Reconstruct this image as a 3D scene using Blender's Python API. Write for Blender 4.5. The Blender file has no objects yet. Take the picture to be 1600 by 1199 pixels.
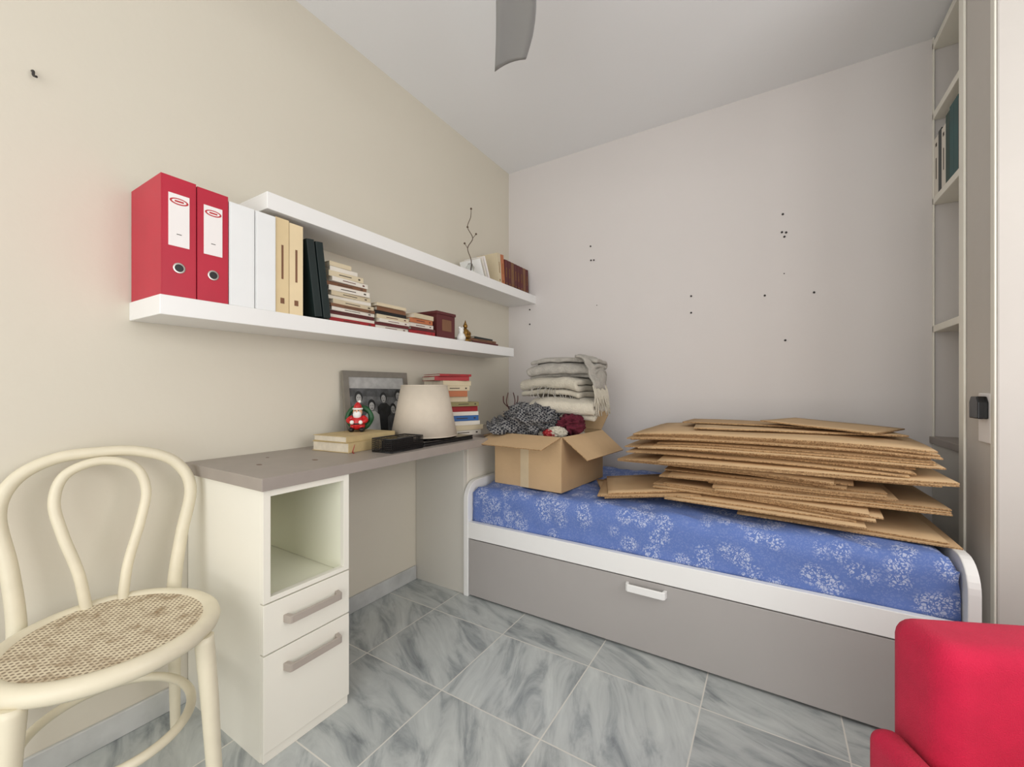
import bpy, bmesh, math, random
from mathutils import Vector, Matrix, noise
random.seed(7)
scene = bpy.context.scene
scene.view_settings.view_transform = 'Standard'
scene.view_settings.look = 'None'

# ------------------------------------------------------------------ materials
def lin(c):
    r = []
    for v in c:
        v = v / 255.0
        r.append(v / 12.92 if v <= 0.04045 else ((v + 0.055) / 1.055) ** 2.4)
    return (r[0], r[1], r[2], 1.0)

MATS = {}
def new_mat(name):
    m = bpy.data.materials.new(name)
    m.use_nodes = True
    MATS[name] = m
    nt = m.node_tree
    return m, nt, nt.nodes['Principled BSDF']

def mat(name, rgb, rough=0.5, var=0.06, scale=8.0, bump=0.0, bscale=60.0, metal=0.0, sheen=0.0, rgb2=None):
    m, nt, p = new_mat(name)
    c = lin(rgb)
    if rgb2 is not None:
        c2 = lin(rgb2)
    else:
        c2 = tuple(max(0, x * (1 - var * 2)) for x in c[:3]) + (1,)
    tc = nt.nodes.new('ShaderNodeTexCoord')
    n = nt.nodes.new('ShaderNodeTexNoise')
    n.inputs['Scale'].default_value = scale
    n.inputs['Detail'].default_value = 4
    nt.links.new(tc.outputs['Object'], n.inputs['Vector'])
    r = nt.nodes.new('ShaderNodeValToRGB')
    r.color_ramp.elements[0].position = 0.35
    r.color_ramp.elements[1].position = 0.65
    r.color_ramp.elements[0].color = c2
    r.color_ramp.elements[1].color = c
    nt.links.new(n.outputs['Fac'], r.inputs['Fac'])
    nt.links.new(r.outputs['Color'], p.inputs['Base Color'])
    p.inputs['Roughness'].default_value = rough
    p.inputs['Metallic'].default_value = metal
    if sheen:
        p.inputs['Sheen Weight'].default_value = sheen
    if bump:
        n2 = nt.nodes.new('ShaderNodeTexNoise')
        n2.inputs['Scale'].default_value = bscale
        n2.inputs['Detail'].default_value = 3
        nt.links.new(tc.outputs['Object'], n2.inputs['Vector'])
        b = nt.nodes.new('ShaderNodeBump')
        b.inputs['Strength'].default_value = bump
        b.inputs['Distance'].default_value = 0.01
        nt.links.new(n2.outputs['Fac'], b.inputs['Height'])
        nt.links.new(b.outputs['Normal'], p.inputs['Normal'])
    return m

mat('wall_cream', (214, 208, 193), 0.85, 0.015, 1.2, 0.05, 45)
mat('wall_grey', (216, 211, 208), 0.85, 0.015, 1.2, 0.05, 45)
mat('wall_white', (200, 195, 189), 0.8, 0.02, 2.0, 0.05, 45)
mat('ceiling_paint', (236, 237, 238), 0.9, 0.01, 1.0, 0.03, 40)
mat('white_laminate', (236, 233, 221), 0.35, 0.01, 3)
mat('white_satin', (238, 238, 236), 0.3, 0.01, 3)
mat('cream_inside_lit', (246, 246, 226), 0.45, 0.01, 3)  # desk cubby lining, paler than the laminate: its light is put into the colour
mat('taupe_top', (156, 147, 139), 0.4, 0.03, 14)
mat('taupe_handle', (172, 162, 152), 0.4, 0.02)
mat('bed_grey', (170, 166, 163), 0.38, 0.015, 3)
mat('panel_grey', (210, 207, 198), 0.45, 0.01, 3)
mat('chair_cream', (224, 216, 192), 0.42, 0.04, 12)
mat('fabric_red', (200, 24, 66), 0.95, 0.05, 20, 0.35, 500, sheen=0.05)
mat('binder_red', (186, 24, 54), 0.42, 0.04, 10)
mat('binder_white', (236, 238, 238), 0.3, 0.01)
mat('label_white', (240, 236, 234), 0.5, 0.01)
mat('mark_red', (190, 40, 50), 0.5)
mat('black', (22, 22, 24), 0.4, 0.05)
mat('black_gloss', (16, 17, 20), 0.12, 0.05)
mat('metal', (190, 186, 180), 0.3, 0.03, metal=0.9)
mat('silver_frame', (150, 146, 138), 0.35, 0.05, 30, metal=0.6)
mat('paper', (222, 212, 192), 0.8, 0.06, 40)
mat('book_cream', (226, 204, 160), 0.6, 0.04)
mat('book_cream2', (234, 214, 174), 0.6, 0.04)
mat('book_dark', (18, 34, 34), 0.45, 0.1)
mat('book_green', (20, 62, 52), 0.5, 0.1)
mat('book_teal', (22, 82, 84), 0.5, 0.1)
mat('book_red', (160, 36, 42), 0.5, 0.06)
mat('book_maroon', (94, 34, 36), 0.5, 0.1)
mat('book_white', (226, 220, 208), 0.5, 0.03)
mat('book_ivory', (212, 198, 168), 0.55, 0.05)
mat('book_orange', (186, 112, 72), 0.5, 0.05)
mat('book_blue', (48, 98, 160), 0.5, 0.05)
mat('book_brown', (128, 88, 62), 0.55, 0.08)
mat('book_olive', (148, 140, 96), 0.55, 0.08)
mat('album_beige', (198, 176, 130), 0.6, 0.06, 20)
mat('gold', (150, 112, 50), 0.35, 0.15, 40, metal=0.7)
mat('skin_paint', (232, 176, 140), 0.4)
mat('santa_red', (196, 28, 32), 0.35)
mat('santa_green', (26, 88, 48), 0.45, 0.15, 60)
mat('santa_white', (240, 240, 236), 0.5)
mat('lamp_shade', (206, 195, 178), 0.8, 0.02, 30, 0.15, 300)
mat('blanket', (202, 195, 178), 0.95, 0.05, 20, 0.6, 160, sheen=0.2)
mat('blanket_grey', (184, 179, 169), 0.95, 0.10, 34, 0.9, 180, sheen=0.2)
mat('maroon_cloth', (96, 22, 42), 0.95, 0.1, 20, 0.5, 120)
mat('twig', (88, 70, 52), 0.8, 0.1)
mat('nail', (50, 46, 44), 0.5)
mat('fan_grey', (164, 165, 166), 0.4, 0.01)
mat('photo_grey', (128, 130, 131), 0.25, 0.3, 22)
mat('photo_dark', (52, 54, 56), 0.25, 0.2, 30)
mat('photo_mid', (92, 94, 96), 0.25, 0.2, 40)
mat('photo_light', (182, 182, 180), 0.25, 0.1, 30)
mat('skirting', (200, 202, 200), 0.3, 0.12, 9)
mat('cardboard', (202, 171, 131), 0.85, 0.06, 5, 0.1, 60)
mat('cardboard2', (186, 154, 115), 0.85, 0.06, 5, 0.1, 60)
mat('cardboard_in', (166, 131, 94), 0.9, 0.06, 5, 0.1, 60)
mat('tape', (214, 194, 160), 0.2, 0.05)
mat('grime', (70, 62, 54), 0.9)
mat('stain', (128, 106, 90), 0.7)

m, nt, p = new_mat('corrugated')
tc = nt.nodes.new('ShaderNodeTexCoord')
w = nt.nodes.new('ShaderNodeTexNoise'); w.inputs['Scale'].default_value = 260
nt.links.new(tc.outputs['Object'], w.inputs['Vector'])
r = nt.nodes.new('ShaderNodeValToRGB')
r.color_ramp.elements[0].position = 0.38; r.color_ramp.elements[0].color = lin((120, 90, 58))
r.color_ramp.elements[1].position = 0.62; r.color_ramp.elements[1].color = lin((184, 150, 108))
nt.links.new(w.outputs['Fac'], r.inputs['Fac']); nt.links.new(r.outputs['Color'], p.inputs['Base Color'])
p.inputs['Roughness'].default_value = 0.9

m, nt, p = new_mat('glass')
p.inputs['Base Color'].default_value = (0.9, 0.92, 0.92, 1)
p.inputs['Roughness'].default_value = 0.05
p.inputs['Transmission Weight'].default_value = 0.95

# cane weave
m, nt, p = new_mat('cane')
tc = nt.nodes.new('ShaderNodeTexCoord')
mp = nt.nodes.new('ShaderNodeMapping'); mp.inputs['Rotation'].default_value = (0, 0, 0.6)
nt.links.new(tc.outputs['Object'], mp.inputs['Vector'])
v = nt.nodes.new('ShaderNodeTexVoronoi'); v.voronoi_dimensions = '2D'
v.inputs['Scale'].default_value = 92; v.inputs['Randomness'].default_value = 0.0
nt.links.new(mp.outputs['Vector'], v.inputs['Vector'])
r = nt.nodes.new('ShaderNodeValToRGB')
r.color_ramp.elements[0].position = 0.24; r.color_ramp.elements[0].color = (1, 1, 1, 1)
r.color_ramp.elements[1].position = 0.36; r.color_ramp.elements[1].color = (0, 0, 0, 1)
nt.links.new(v.outputs['Distance'], r.inputs['Fac'])
n = nt.nodes.new('ShaderNodeTexNoise'); n.inputs['Scale'].default_value = 26; n.inputs['Detail'].default_value = 10
n.inputs['Roughness'].default_value = 0.75
nt.links.new(tc.outputs['Object'], n.inputs['Vector'])
r2 = nt.nodes.new('ShaderNodeValToRGB')
r2.color_ramp.elements[0].position = 0.48; r2.color_ramp.elements[0].color = lin((220, 208, 182))
r2.color_ramp.elements[1].position = 0.66; r2.color_ramp.elements[1].color = lin((156, 132, 102))
nt.links.new(n.outputs['Fac'], r2.inputs['Fac'])
mx = nt.nodes.new('ShaderNodeMixRGB'); mx.inputs['Color2'].default_value = lin((136, 120, 98))
nt.links.new(r.outputs['Color'], mx.inputs['Fac']); nt.links.new(r2.outputs['Color'], mx.inputs['Color1'])
nt.links.new(mx.outputs['Color'], p.inputs['Base Color']); p.inputs['Roughness'].default_value = 0.7

# checked scarf
m, nt, p = new_mat('scarf')
tc = nt.nodes.new('ShaderNodeTexCoord')
c = nt.nodes.new('ShaderNodeTexChecker'); c.inputs['Scale'].default_value = 95
c.inputs['Color1'].default_value = lin((34, 36, 44)); c.inputs['Color2'].default_value = lin((128, 127, 126))
mp = nt.nodes.new('ShaderNodeMapping'); mp.inputs['Rotation'].default_value = (0.5, 0.6, 0.7)
nt.links.new(tc.outputs['Object'], mp.inputs['Vector']); nt.links.new(mp.outputs['Vector'], c.inputs['Vector'])
nt.links.new(c.outputs['Color'], p.inputs['Base Color']); p.inputs['Roughness'].default_value = 0.95

# blue floral bed cover
m, nt, p = new_mat('blue_floral')
tc = nt.nodes.new('ShaderNodeTexCoord')
def N(t): return nt.nodes.new(t)
v = N('ShaderNodeTexVoronoi'); v.inputs['Scale'].default_value = 14; v.inputs['Randomness'].default_value = 0.8
nt.links.new(tc.outputs['Object'], v.inputs['Vector'])
n = N('ShaderNodeTexNoise'); n.inputs['Scale'].default_value = 70; n.inputs['Detail'].default_value = 2; n.inputs['Distortion'].default_value = 1.8
nt.links.new(tc.outputs['Object'], n.inputs['Vector'])
v2 = N('ShaderNodeTexVoronoi'); v2.inputs['Scale'].default_value = 85; v2.feature = 'DISTANCE_TO_EDGE'
nt.links.new(tc.outputs['Object'], v2.inputs['Vector'])
ra = N('ShaderNodeValToRGB')
ra.color_ramp.elements[0].position = 0.40; ra.color_ramp.elements[0].color = (1, 1, 1, 1)
ra.color_ramp.elements[1].position = 0.60; ra.color_ramp.elements[1].color = (0.12, 0.12, 0.12, 1)
nt.links.new(v.outputs['Distance'], ra.inputs['Fac'])
rb = N('ShaderNodeValToRGB')
rb.color_ramp.elements[0].position = 0.47; rb.color_ramp.elements[1].position = 0.505
nt.links.new(n.outputs['Fac'], rb.inputs['Fac'])
rc = N('ShaderNodeValToRGB')
rc.color_ramp.elements[0].position = 0.05; rc.color_ramp.elements[1].position = 0.10
nt.links.new(v2.outputs['Distance'], rc.inputs['Fac'])
m1 = N('ShaderNodeMath'); m1.operation = 'MULTIPLY'
nt.links.new(ra.outputs['Color'], m1.inputs[0]); nt.links.new(rb.outputs['Color'], m1.inputs[1])
m2 = N('ShaderNodeMath'); m2.operation = 'MULTIPLY'
nt.links.new(m1.outputs[0], m2.inputs[0]); nt.links.new(rc.outputs['Color'], m2.inputs[1])
m3 = N('ShaderNodeMath'); m3.operation = 'MULTIPLY'; m3.inputs[1].default_value = 0.8
nt.links.new(m2.outputs[0], m3.inputs[0])
mx = N('ShaderNodeMixRGB'); mx.inputs['Color1'].default_value = lin((94, 119, 182)); mx.inputs['Color2'].default_value = lin((192, 200, 222))
nt.links.new(m3.outputs[0], mx.inputs['Fac']); nt.links.new(mx.outputs['Color'], p.inputs['Base Color'])
p.inputs['Roughness'].default_value = 0.85

# marble tiles
m, nt, p = new_mat('marble_tile')
def math_n(op, a, b=None):
    q = nt.nodes.new('ShaderNodeMath'); q.operation = op
    for i, s in enumerate((a, b)):
        if s is None: continue
        if isinstance(s, (int, float)): q.inputs[i].default_value = s
        else: nt.links.new(s, q.inputs[i])
    return q.outputs[0]
tc = nt.nodes.new('ShaderNodeTexCoord')
sp = nt.nodes.new('ShaderNodeSeparateXYZ'); nt.links.new(tc.outputs['Object'], sp.inputs[0])
T = 0.388
tx = math_n('DIVIDE', math_n('SUBTRACT', sp.outputs[0], 0.31), T)
ty = math_n('DIVIDE', math_n('ADD', sp.outputs[1], 0.768), T)
ix = math_n('FLOOR', tx); iy = math_n('FLOOR', ty)
fx = math_n('SUBTRACT', tx, ix); fy = math_n('SUBTRACT', ty, iy)
cb = nt.nodes.new('ShaderNodeCombineXYZ'); nt.links.new(ix, cb.inputs[0]); nt.links.new(iy, cb.inputs[1])
wn = nt.nodes.new('ShaderNodeTexWhiteNoise'); wn.noise_dimensions = '3D'; nt.links.new(cb.outputs[0], wn.inputs['Vector'])
ang = math_n('ADD', math_n('MULTIPLY', wn.outputs['Value'], 1.3), 0.1)
vr = nt.nodes.new('ShaderNodeVectorRotate'); vr.rotation_type = 'Z_AXIS'
nt.links.new(tc.outputs['Object'], vr.inputs['Vector']); nt.links.new(ang, vr.inputs['Angle'])
sc = nt.nodes.new('ShaderNodeVectorMath'); sc.operation = 'MULTIPLY_ADD'
nt.links.new(vr.outputs[0], sc.inputs[0]); sc.inputs[1].default_value = (1.2, 4.6, 1.0)
sc2 = nt.nodes.new('ShaderNodeVectorMath'); sc2.operation = 'SCALE'; sc2.inputs['Scale'].default_value = 20
nt.links.new(wn.outputs['Color'], sc2.inputs[0]); nt.links.new(sc2.outputs[0], sc.inputs[2])
n1 = nt.nodes.new('ShaderNodeTexNoise'); n1.inputs['Scale'].default_value = 3.2; n1.inputs['Detail'].default_value = 8
n1.inputs['Roughness'].default_value = 0.62; n1.inputs['Distortion'].default_value = 0.7
nt.links.new(sc.outputs[0], n1.inputs['Vector'])
r1 = nt.nodes.new('ShaderNodeValToRGB')
e = r1.color_ramp.elements
e[0].position = 0.27; e[0].color = lin((116, 122, 125))
e[1].position = 0.76; e[1].color = lin((206, 211, 208))
x = e.new(0.40); x.color = lin((156, 162, 163))
x = e.new(0.50); x.color = lin((182, 187, 186))
nt.links.new(n1.outputs['Fac'], r1.inputs['Fac'])
tint = math_n('ADD', math_n('MULTIPLY', wn.outputs['Value'], 0.14), 0.92)
vm = nt.nodes.new('ShaderNodeVectorMath'); vm.operation = 'SCALE'
nt.links.new(r1.outputs['Color'], vm.inputs[0]); nt.links.new(tint, vm.inputs['Scale'])
ex = math_n('MINIMUM', fx, math_n('SUBTRACT', 1.0, fx)); ey = math_n('MINIMUM', fy, math_n('SUBTRACT', 1.0, fy))
g = math_n('LESS_THAN', math_n('MINIMUM', ex, ey), 0.0055)
mx = nt.nodes.new('ShaderNodeMixRGB'); nt.links.new(g, mx.inputs['Fac'])
nt.links.new(vm.outputs[0], mx.inputs['Color1']); mx.inputs['Color2'].default_value = lin((216, 214, 206))
nt.links.new(mx.outputs['Color'], p.inputs['Base Color']); p.inputs['Roughness'].default_value = 0.28

# ------------------------------------------------------------------ mesh builder
class B:
    def __init__(self, name):
        self.name = name; self.bm = bmesh.new(); self.mats = []
    def mi(self, m):
        if m not in self.mats: self.mats.append(m)
        return self.mats.index(m)
    def poly_prism(self, pts, z0, z1, m, M=None, msides=None):
        M = M or Matrix.Identity(4)
        lo = [self.bm.verts.new(M @ Vector((a, b, z0))) for a, b in pts]
        hi = [self.bm.verts.new(M @ Vector((a, b, z1))) for a, b in pts]
        k = self.mi(m); ks = self.mi(msides) if msides else k
        f = self.bm.faces.new(list(reversed(lo))); f.material_index = k
        f = self.bm.faces.new(hi); f.material_index = k
        n = len(pts)
        for i in range(n):
            f = self.bm.faces.new((lo[i], lo[(i + 1) % n], hi[(i + 1) % n], hi[i])); f.material_index = ks
    def box(self, x0, x1, y0, y1, z0, z1, m, M=None, msides=None):
        self.poly_prism([(x0, y0), (x1, y0), (x1, y1), (x0, y1)], z0, z1, m, M, msides)
    def lathe(self, prof, m, M=None, seg=24, cap=True, sx=1, sy=1):
        M = M or Matrix.Identity(4); k = self.mi(m); rings = []
        for r_, z in prof:
            rings.append([self.bm.verts.new(M @ Vector((r_ * sx * math.cos(2 * math.pi * i / seg), r_ * sy * math.sin(2 * math.pi * i / seg), z))) for i in range(seg)])
        for a, b in zip(rings[:-1], rings[1:]):
            for i in range(seg):
                f = self.bm.faces.new((a[i], a[(i + 1) % seg], b[(i + 1) % seg], b[i])); f.material_index = k; f.smooth = True
        if cap:
            f = self.bm.faces.new(list(reversed(rings[0]))); f.material_index = k
            f = self.bm.faces.new(rings[-1]); f.material_index = k
    def sphere(self, c, r_, m, sx=1, sy=1, sz=1, seg=16, M=None):
        prof = [(max(1e-4, math.sin(math.pi * i / 10)) * r_, -math.cos(math.pi * i / 10) * r_ * sz) for i in range(11)]
        self.lathe(prof, m, (M or Matrix.Identity(4)) @ Matrix.Translation(c), seg, True, sx, sy)
    def tube(self, pts, rad, m, closed=False, seg=10, sub=8, M=None, flat=1.0):
        M = M or Matrix.Identity(4)
        P = [Vector(q) for q in pts]; n = len(P)
        R = rad if isinstance(rad, (list, tuple)) else [rad] * n
        out = []; rr = []
        cnt = n if closed else n - 1
        for i in range(cnt):
            if closed:
                a, b, c, d = P[(i - 1) % n], P[i], P[(i + 1) % n], P[(i + 2) % n]
            else:
                a, b, c, d = P[max(i - 1, 0)], P[i], P[i + 1], P[min(i + 2, n - 1)]
            for s in range(sub):
                t = s / sub
                out.append(0.5 * ((2 * b) + (c - a) * t + (2 * a - 5 * b + 4 * c - d) * t * t + (3 * b - a - 3 * c + d) * t ** 3))
                rr.append(R[i] * (1 - t) + R[(i + 1) % n] * t)
        if not closed: out.append(P[-1]); rr.append(R[-1])
        L = len(out); k = self.mi(m); rings = []
        tan = []
        for i in range(L):
            if closed: tg = out[(i + 1) % L] - out[(i - 1) % L]
            else: tg = out[min(i + 1, L - 1)] - out[max(i - 1, 0)]
            tan.append(tg.normalized())
        up = Vector((0, 0, 1)) if abs(tan[0].z) < 0.9 else Vector((1, 0, 0))
        nrm = (up - tan[0] * up.dot(tan[0])).normalized()
        for i in range(L):
            nrm = (nrm - tan[i] * nrm.dot(tan[i])).normalized()
            bn = tan[i].cross(nrm)
            rings.append([self.bm.verts.new(M @ (out[i] + (nrm * math.cos(2 * math.pi * j / seg) * flat + bn * math.sin(2 * math.pi * j / seg)) * rr[i])) for j in range(seg)])
        pairs = list(zip(rings, rings[1:] + [rings[0]])) if closed else list(zip(rings[:-1], rings[1:]))
        for a, b in pairs:
            for j in range(seg):
                f = self.bm.faces.new((a[j], a[(j + 1) % seg], b[(j + 1) % seg], b[j])); f.material_index = k; f.smooth = True
        if not closed:
            f = self.bm.faces.new(list(reversed(rings[0]))); f.material_index = k
            f = self.bm.faces.new(rings[-1]); f.material_index = k
    def book(self, M, w, h, t, cover, page='paper', label=None):
        """lying flat: x 0..w (spine at x=w), y -h/2..h/2, z 0..t"""
        c = 0.0022
        self.box(0, w, -h / 2, h / 2, 0, c, cover, M)
        self.box(0, w, -h / 2, h / 2, t - c, t, cover, M)
        self.box(w - c, w, -h / 2, h / 2, c, t - c, cover, M)
        self.box(0.004, w - c, -h / 2 + 0.003, h / 2 - 0.003, c, t - c, page, M)
        if label:
            self.box(w, w + 0.0006, -h * 0.22, h * 0.14, t * 0.42, t * 0.58, label, M)
            self.box(w, w + 0.0006, h * 0.34, h * 0.40, t * 0.35, t * 0.65, label, M)
    def done(self, bevel=0.0, parent=None, sub=0, smooth=False, solid=0.0, origin=None, bseg=2):
        bmesh.ops.recalc_face_normals(self.bm, faces=self.bm.faces[:])
        me = bpy.data.meshes.new(self.name)
        if origin is not None:
            o = Vector(origin)
            for vv in self.bm.verts: vv.co -= o
        self.bm.to_mesh(me); self.bm.free()
        for mm in self.mats: me.materials.append(MATS[mm])
        ob = bpy.data.objects.new(self.name, me)
        scene.collection.objects.link(ob)
        if origin is not None: ob.location = origin
        if smooth:
            for q in me.polygons: q.use_smooth = True
        if solid:
            s = ob.modifiers.new('s', 'SOLIDIFY'); s.thickness = solid; s.offset = 0
        if bevel:
            b = ob.modifiers.new('b', 'BEVEL'); b.width = bevel; b.segments = bseg; b.limit_method = 'ANGLE'; b.angle_limit = math.radians(40)
        if sub:
            s = ob.modifiers.new('ss', 'SUBSURF'); s.levels = sub; s.render_levels = sub
        if parent: ob.parent = parent
        return ob

def empty(name, loc=(0, 0, 0), rz=0):
    e = bpy.data.objects.new(name, None); e.empty_display_size = 0.1
    e.location = loc; e.rotation_euler = (0, 0, rz); scene.collection.objects.link(e); return e
def TR(x, y, z, rz=0, rx=0, ry=0):
    return Matrix.Translation((x, y, z)) @ Matrix.Rotation(rz, 4, 'Z') @ Matrix.Rotation(ry, 4, 'Y') @ Matrix.Rotation(rx, 4, 'X')
def simple(name, x0, x1, y0, y1, z0, z1, m, bevel=0.0, parent=None):
    b = B(name); b.box(x0, x1, y0, y1, z0, z1, m); return b.done(bevel, parent)

# ------------------------------------------------------------------ room
H = 2.656
simple('floor', -0.1, 3.05, -4.2, 0.1, -0.08, 0, 'marble_tile')
simple('ceiling', -0.1, 3.05, -4.2, 0.1, H, H + 0.08, 'ceiling_paint')
simple('wall_left', -0.1, 0, -4.2, 0.1, 0, H, 'wall_cream')
simple('wall_back', 0, 3.05, 0, 0.1, 0, H, 'wall_grey')
b = B('wall_right')
b.box(2.95, 3.05, -4.2, -2.7, 0, H, 'wall_white')
b.box(2.95, 3.05, -1.1, -0.73, 0, H, 'wall_white')
b.box(2.95, 3.05, -2.7, -1.1, 0, 0.85, 'wall_white')
b.box(2.95, 3.05, -2.7, -1.1, 2.25, H, 'wall_white')
b.done()
b = B('window_1')
for (y0, y1, z0, z1) in [(-2.7, -2.64, .85, 2.25), (-1.16, -1.1, .85, 2.25), (-2.64, -1.16, .85, .91), (-2.64, -1.16, 2.19, 2.25), (-1.93, -1.87, .91, 2.19)]:
    b.box(2.97, 3.02, y0, y1, z0, z1, 'white_satin')
b.done(0.004)
b = B('wall_pillar')
b.box(2.245, 3.05, -0.83, -0.56, 0, H, 'wall_white')
b.done(0.004)
b = B('trim_1')
b.box(2.237, 2.2445, -0.60, -0.555, 0, H, 'white_laminate')
b.box(2.239, 2.2445, -0.828, -0.80, 0, H, 'white_laminate')
b.done(0.003)
simple('baseboard_left', 0.0, 0.012, -1.745, -0.97, 0, 0.075, 'skirting', 0.003)
simple('baseboard_left.001', 0.0, 0.012, -4.2, -2.035, 0, 0.075, 'skirting', 0.003)

# built-in bookcase on the right
b = B('built_in_bookcase')
b.box(2.30, 2.306, -0.014, -0.001, 0.82, H - .002, 'white_laminate')
b.box(2.66, 2.68, -0.555, -0.001, 0, H - .002, 'white_laminate')
for z in (1.306, 1.889, 2.277, 2.60):
    b.box(2.30, 2.66, -0.555, -0.002, z, z + 0.03, 'white_laminate')
b.box(2.30, 2.66, -0.555, -0.002, 0, 0.80, 'panel_grey')
b.box(2.29, 2.66, -0.555, -0.002, 0.80, 0.83, 'taupe_top')
b.done(0.002)
b = B('bookcase_books')
yy = -0.018
for th, hh, c in [(0.055, 0.26, 'book_white'), (0.04, 0.27, 'book_dark'), (0.05, 0.26, 'book_white'), (0.045, 0.29, 'book_green'), (0.045, 0.30, 'book_teal'), (0.05, 0.30, 'book_teal'), (0.04, 0.28, 'book_maroon'), (0.05, 0.29, 'book_green')]:
    b.book(TR(2.303, yy, 1.9195, 0, 0, 0) @ Matrix(((-1, 0, 0, .2), (0, 0, -1, 0), (0, 1, 0, hh / 2), (0, 0, 0, 1))), 0.2, hh, th, c, 'paper', 'grime' if c == 'book_white' else None)
    yy -= th + 0.001
b.done()

b = B('shutter_strap_winder')
b.box(2.2385, 2.2448, -0.805, -0.715, 0.88, 1.035, 'label_white')
b.poly_prism([(-.034, -.03), (.034, -.03), (.034, .022), (.022, .04), (-.022, .04), (-.034, .022)], 0, 0.024, 'black_gloss', Matrix(((0, 0, -1, 2.2384), (1, 0, 0, -.76), (0, 1, 0, .985), (0, 0, 0, 1))))
b.done(0.004)

b = B('wall_nails')
for x, z in [(.647, 1.998), (.65, 1.904), (.67, 1.902), (1.271, 1.593), (1.271, 1.495), (1.642, 1.553), (1.724, 1.976), (1.720, 1.881), (1.739, 1.876), (1.731, 1.855), (1.735, 1.305), (.182, 1.621), (.182, 1.515), (1.859, 1.544)]:
    b.sphere((x, -0.003, z), 0.0055, 'nail', seg=8)
for x, z in [(1.73, 1.66), (.69, 1.60)]:
    b.sphere((x, -0.001, z), 0.003, 'nail', seg=8)
b.done()
b = B('wall_hook')
b.tube([(0.0, -2.378, 1.895), (0.012, -2.378, 1.89), (0.014, -2.378, 1.878), (0.022, -2.374, 1.874)], 0.003, 'nail', seg=8, sub=4)
b.done()

# ------------------------------------------------------------------ shelves
b = B('wall_shelf'); b.box(0.0, 0.231, -2.18, -0.303, 1.257, 1.313, 'white_satin'); b.done(0.002)
b = B('wall_shelf'); b.box(0.0, 0.231, -1.889, 0.0, 1.657, 1.715, 'white_satin'); b.done(0.002)

ZS = 1.3135
def binder(name, y0, y1, h, m, labels=True):
    b = B(name)
    t = y1 - y0; x0, x1 = 0.004, 0.226
    b.box(x0, x1, y0, y0 + 0.003, ZS, ZS + h, m)
    b.box(x0, x1, y1 - 0.003, y1, ZS, ZS + h, m)
    b.box(x1 - 0.003, x1, y0 + 0.003, y1 - 0.003, ZS, ZS + h, m)
    b.box(x0 + 0.012, x1 - 0.01, y0 + 0.006, y1 - 0.012, ZS + 0.006, ZS + h - 0.02, 'paper')
    yc = (y0 + y1) / 2
    if labels:
        b.box(x1, x1 + 0.001, y0 + t * .2, y1 - t * .2, ZS + h * .42, ZS + h * .86, 'label_white')
        Mx = Matrix(((0, 0, 1, x1 + 0.001), (1, 0, 0, yc), (0, 1, 0, ZS + h * .80), (0, 0, 0, 1)))
        b.lathe([(t * .27, 0), (t * .27, 0.0005)], 'mark_red', Mx, 24, True, 1, 0.42)
        b.lathe([(t * .21, 0.0005), (t * .21, 0.0009)], 'label_white', Mx, 24, True, 1, 0.36)
        b.box(x1 + .001, x1 + .0021, yc - t * .13, yc + t * .13, ZS + h * .793, ZS + h * .807, 'mark_red')
        b.box(x1 + .001, x1 + .0014, yc - .006, yc + .006, ZS + h * .52, ZS + h * .526, 'grime')
        Mr = Matrix(((0, 0, 1, x1), (1, 0, 0, yc), (0, 1, 0, ZS + h * .24), (0, 0, 0, 1)))
        b.lathe([(.015, 0), (.015, .002), (.011, .002)], 'metal', Mr, 24, False)
        b.lathe([(.011, 0), (.011, .001)], 'black', Mr, 24, True)
    return b.done(0.0012)
binder('red_binder', -2.176, -2.092, .340, 'binder_red')
binder('red_binder', -2.089, -2.006, .336, 'binder_red')
binder('white_binder', -2.003, -1.927, .325, 'binder_white', False)
binder('white_binder', -1.924, -1.858, .325, 'binder_white', False)
STAND = lambda x, y, z, h: Matrix(((1, 0, 0, x), (0, 0, 1, y), (0, -1, 0, z + h / 2), (0, 0, 0, 1)))
b = B('cream_book'); b.book(STAND(.02, -1.855, ZS, .33), .2, .33, .047, 'book_cream', 'paper', 'book_brown'); b.done(.0008)
b = B('cream_book'); b.book(STAND(.02, -1.806, ZS, .325), .2, .325, .05, 'book_cream2', 'paper', 'book_brown'); b.done(.0008)
b = B('dark_folder')
for i, yb in enumerate((-1.708, -1.672)):
    M = Matrix.Translation((.02, yb + .0, ZS + .006)) @ Matrix.Rotation(math.radians(7), 4, 'X') @ STAND(0, 0, 0, .285)
    b.book(M, .2, .285, .03, 'book_dark', 'book_dark')
b.done(.0008)

def stack(name, yc, xf, z0, specs, rz0=0, bevel=.0006):
    b = B(name); z = z0 + .0005
    for (ln, th, c, pg, dy) in specs:
        dep = random.uniform(.13, .17) * (1.0 if ln < .24 else 1.15)
        b.book(TR(xf - dep + random.uniform(-.014, .006), yc + dy, z, rz0 + random.uniform(-.07, .07)), dep, ln, th, c, pg, random.choice(['grime', 'book_maroon', None]))
        z += th + .0004
    return b.done(bevel)
stack('book_stack', -1.525, .21, ZS, [(.225, .018, 'book_red', 'paper', 0), (.225, .012, 'book_white', 'paper', 0), (.22, .014, 'book_maroon', 'paper', -.002),
    (.215, .014, 'book_white', 'paper', -.004), (.215, .012, 'book_brown', 'paper', -.004), (.21, .018, 'book_ivory', 'paper', -.006), (.205, .014, 'book_white', 'paper', -.01), (.195, .018, 'book_ivory', 'paper', -.014),
    (.19, .02, 'book_white', 'paper', -.014), (.185, .016, 'book_brown', 'paper', -.018), (.175, .018, 'book_white', 'paper', -.022), (.16, .022, 'book_ivory', 'paper', -.03), (.13, .018, 'book_white', 'paper', -.045), (.10, .018, 'book_ivory', 'paper', -.06)])
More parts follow.
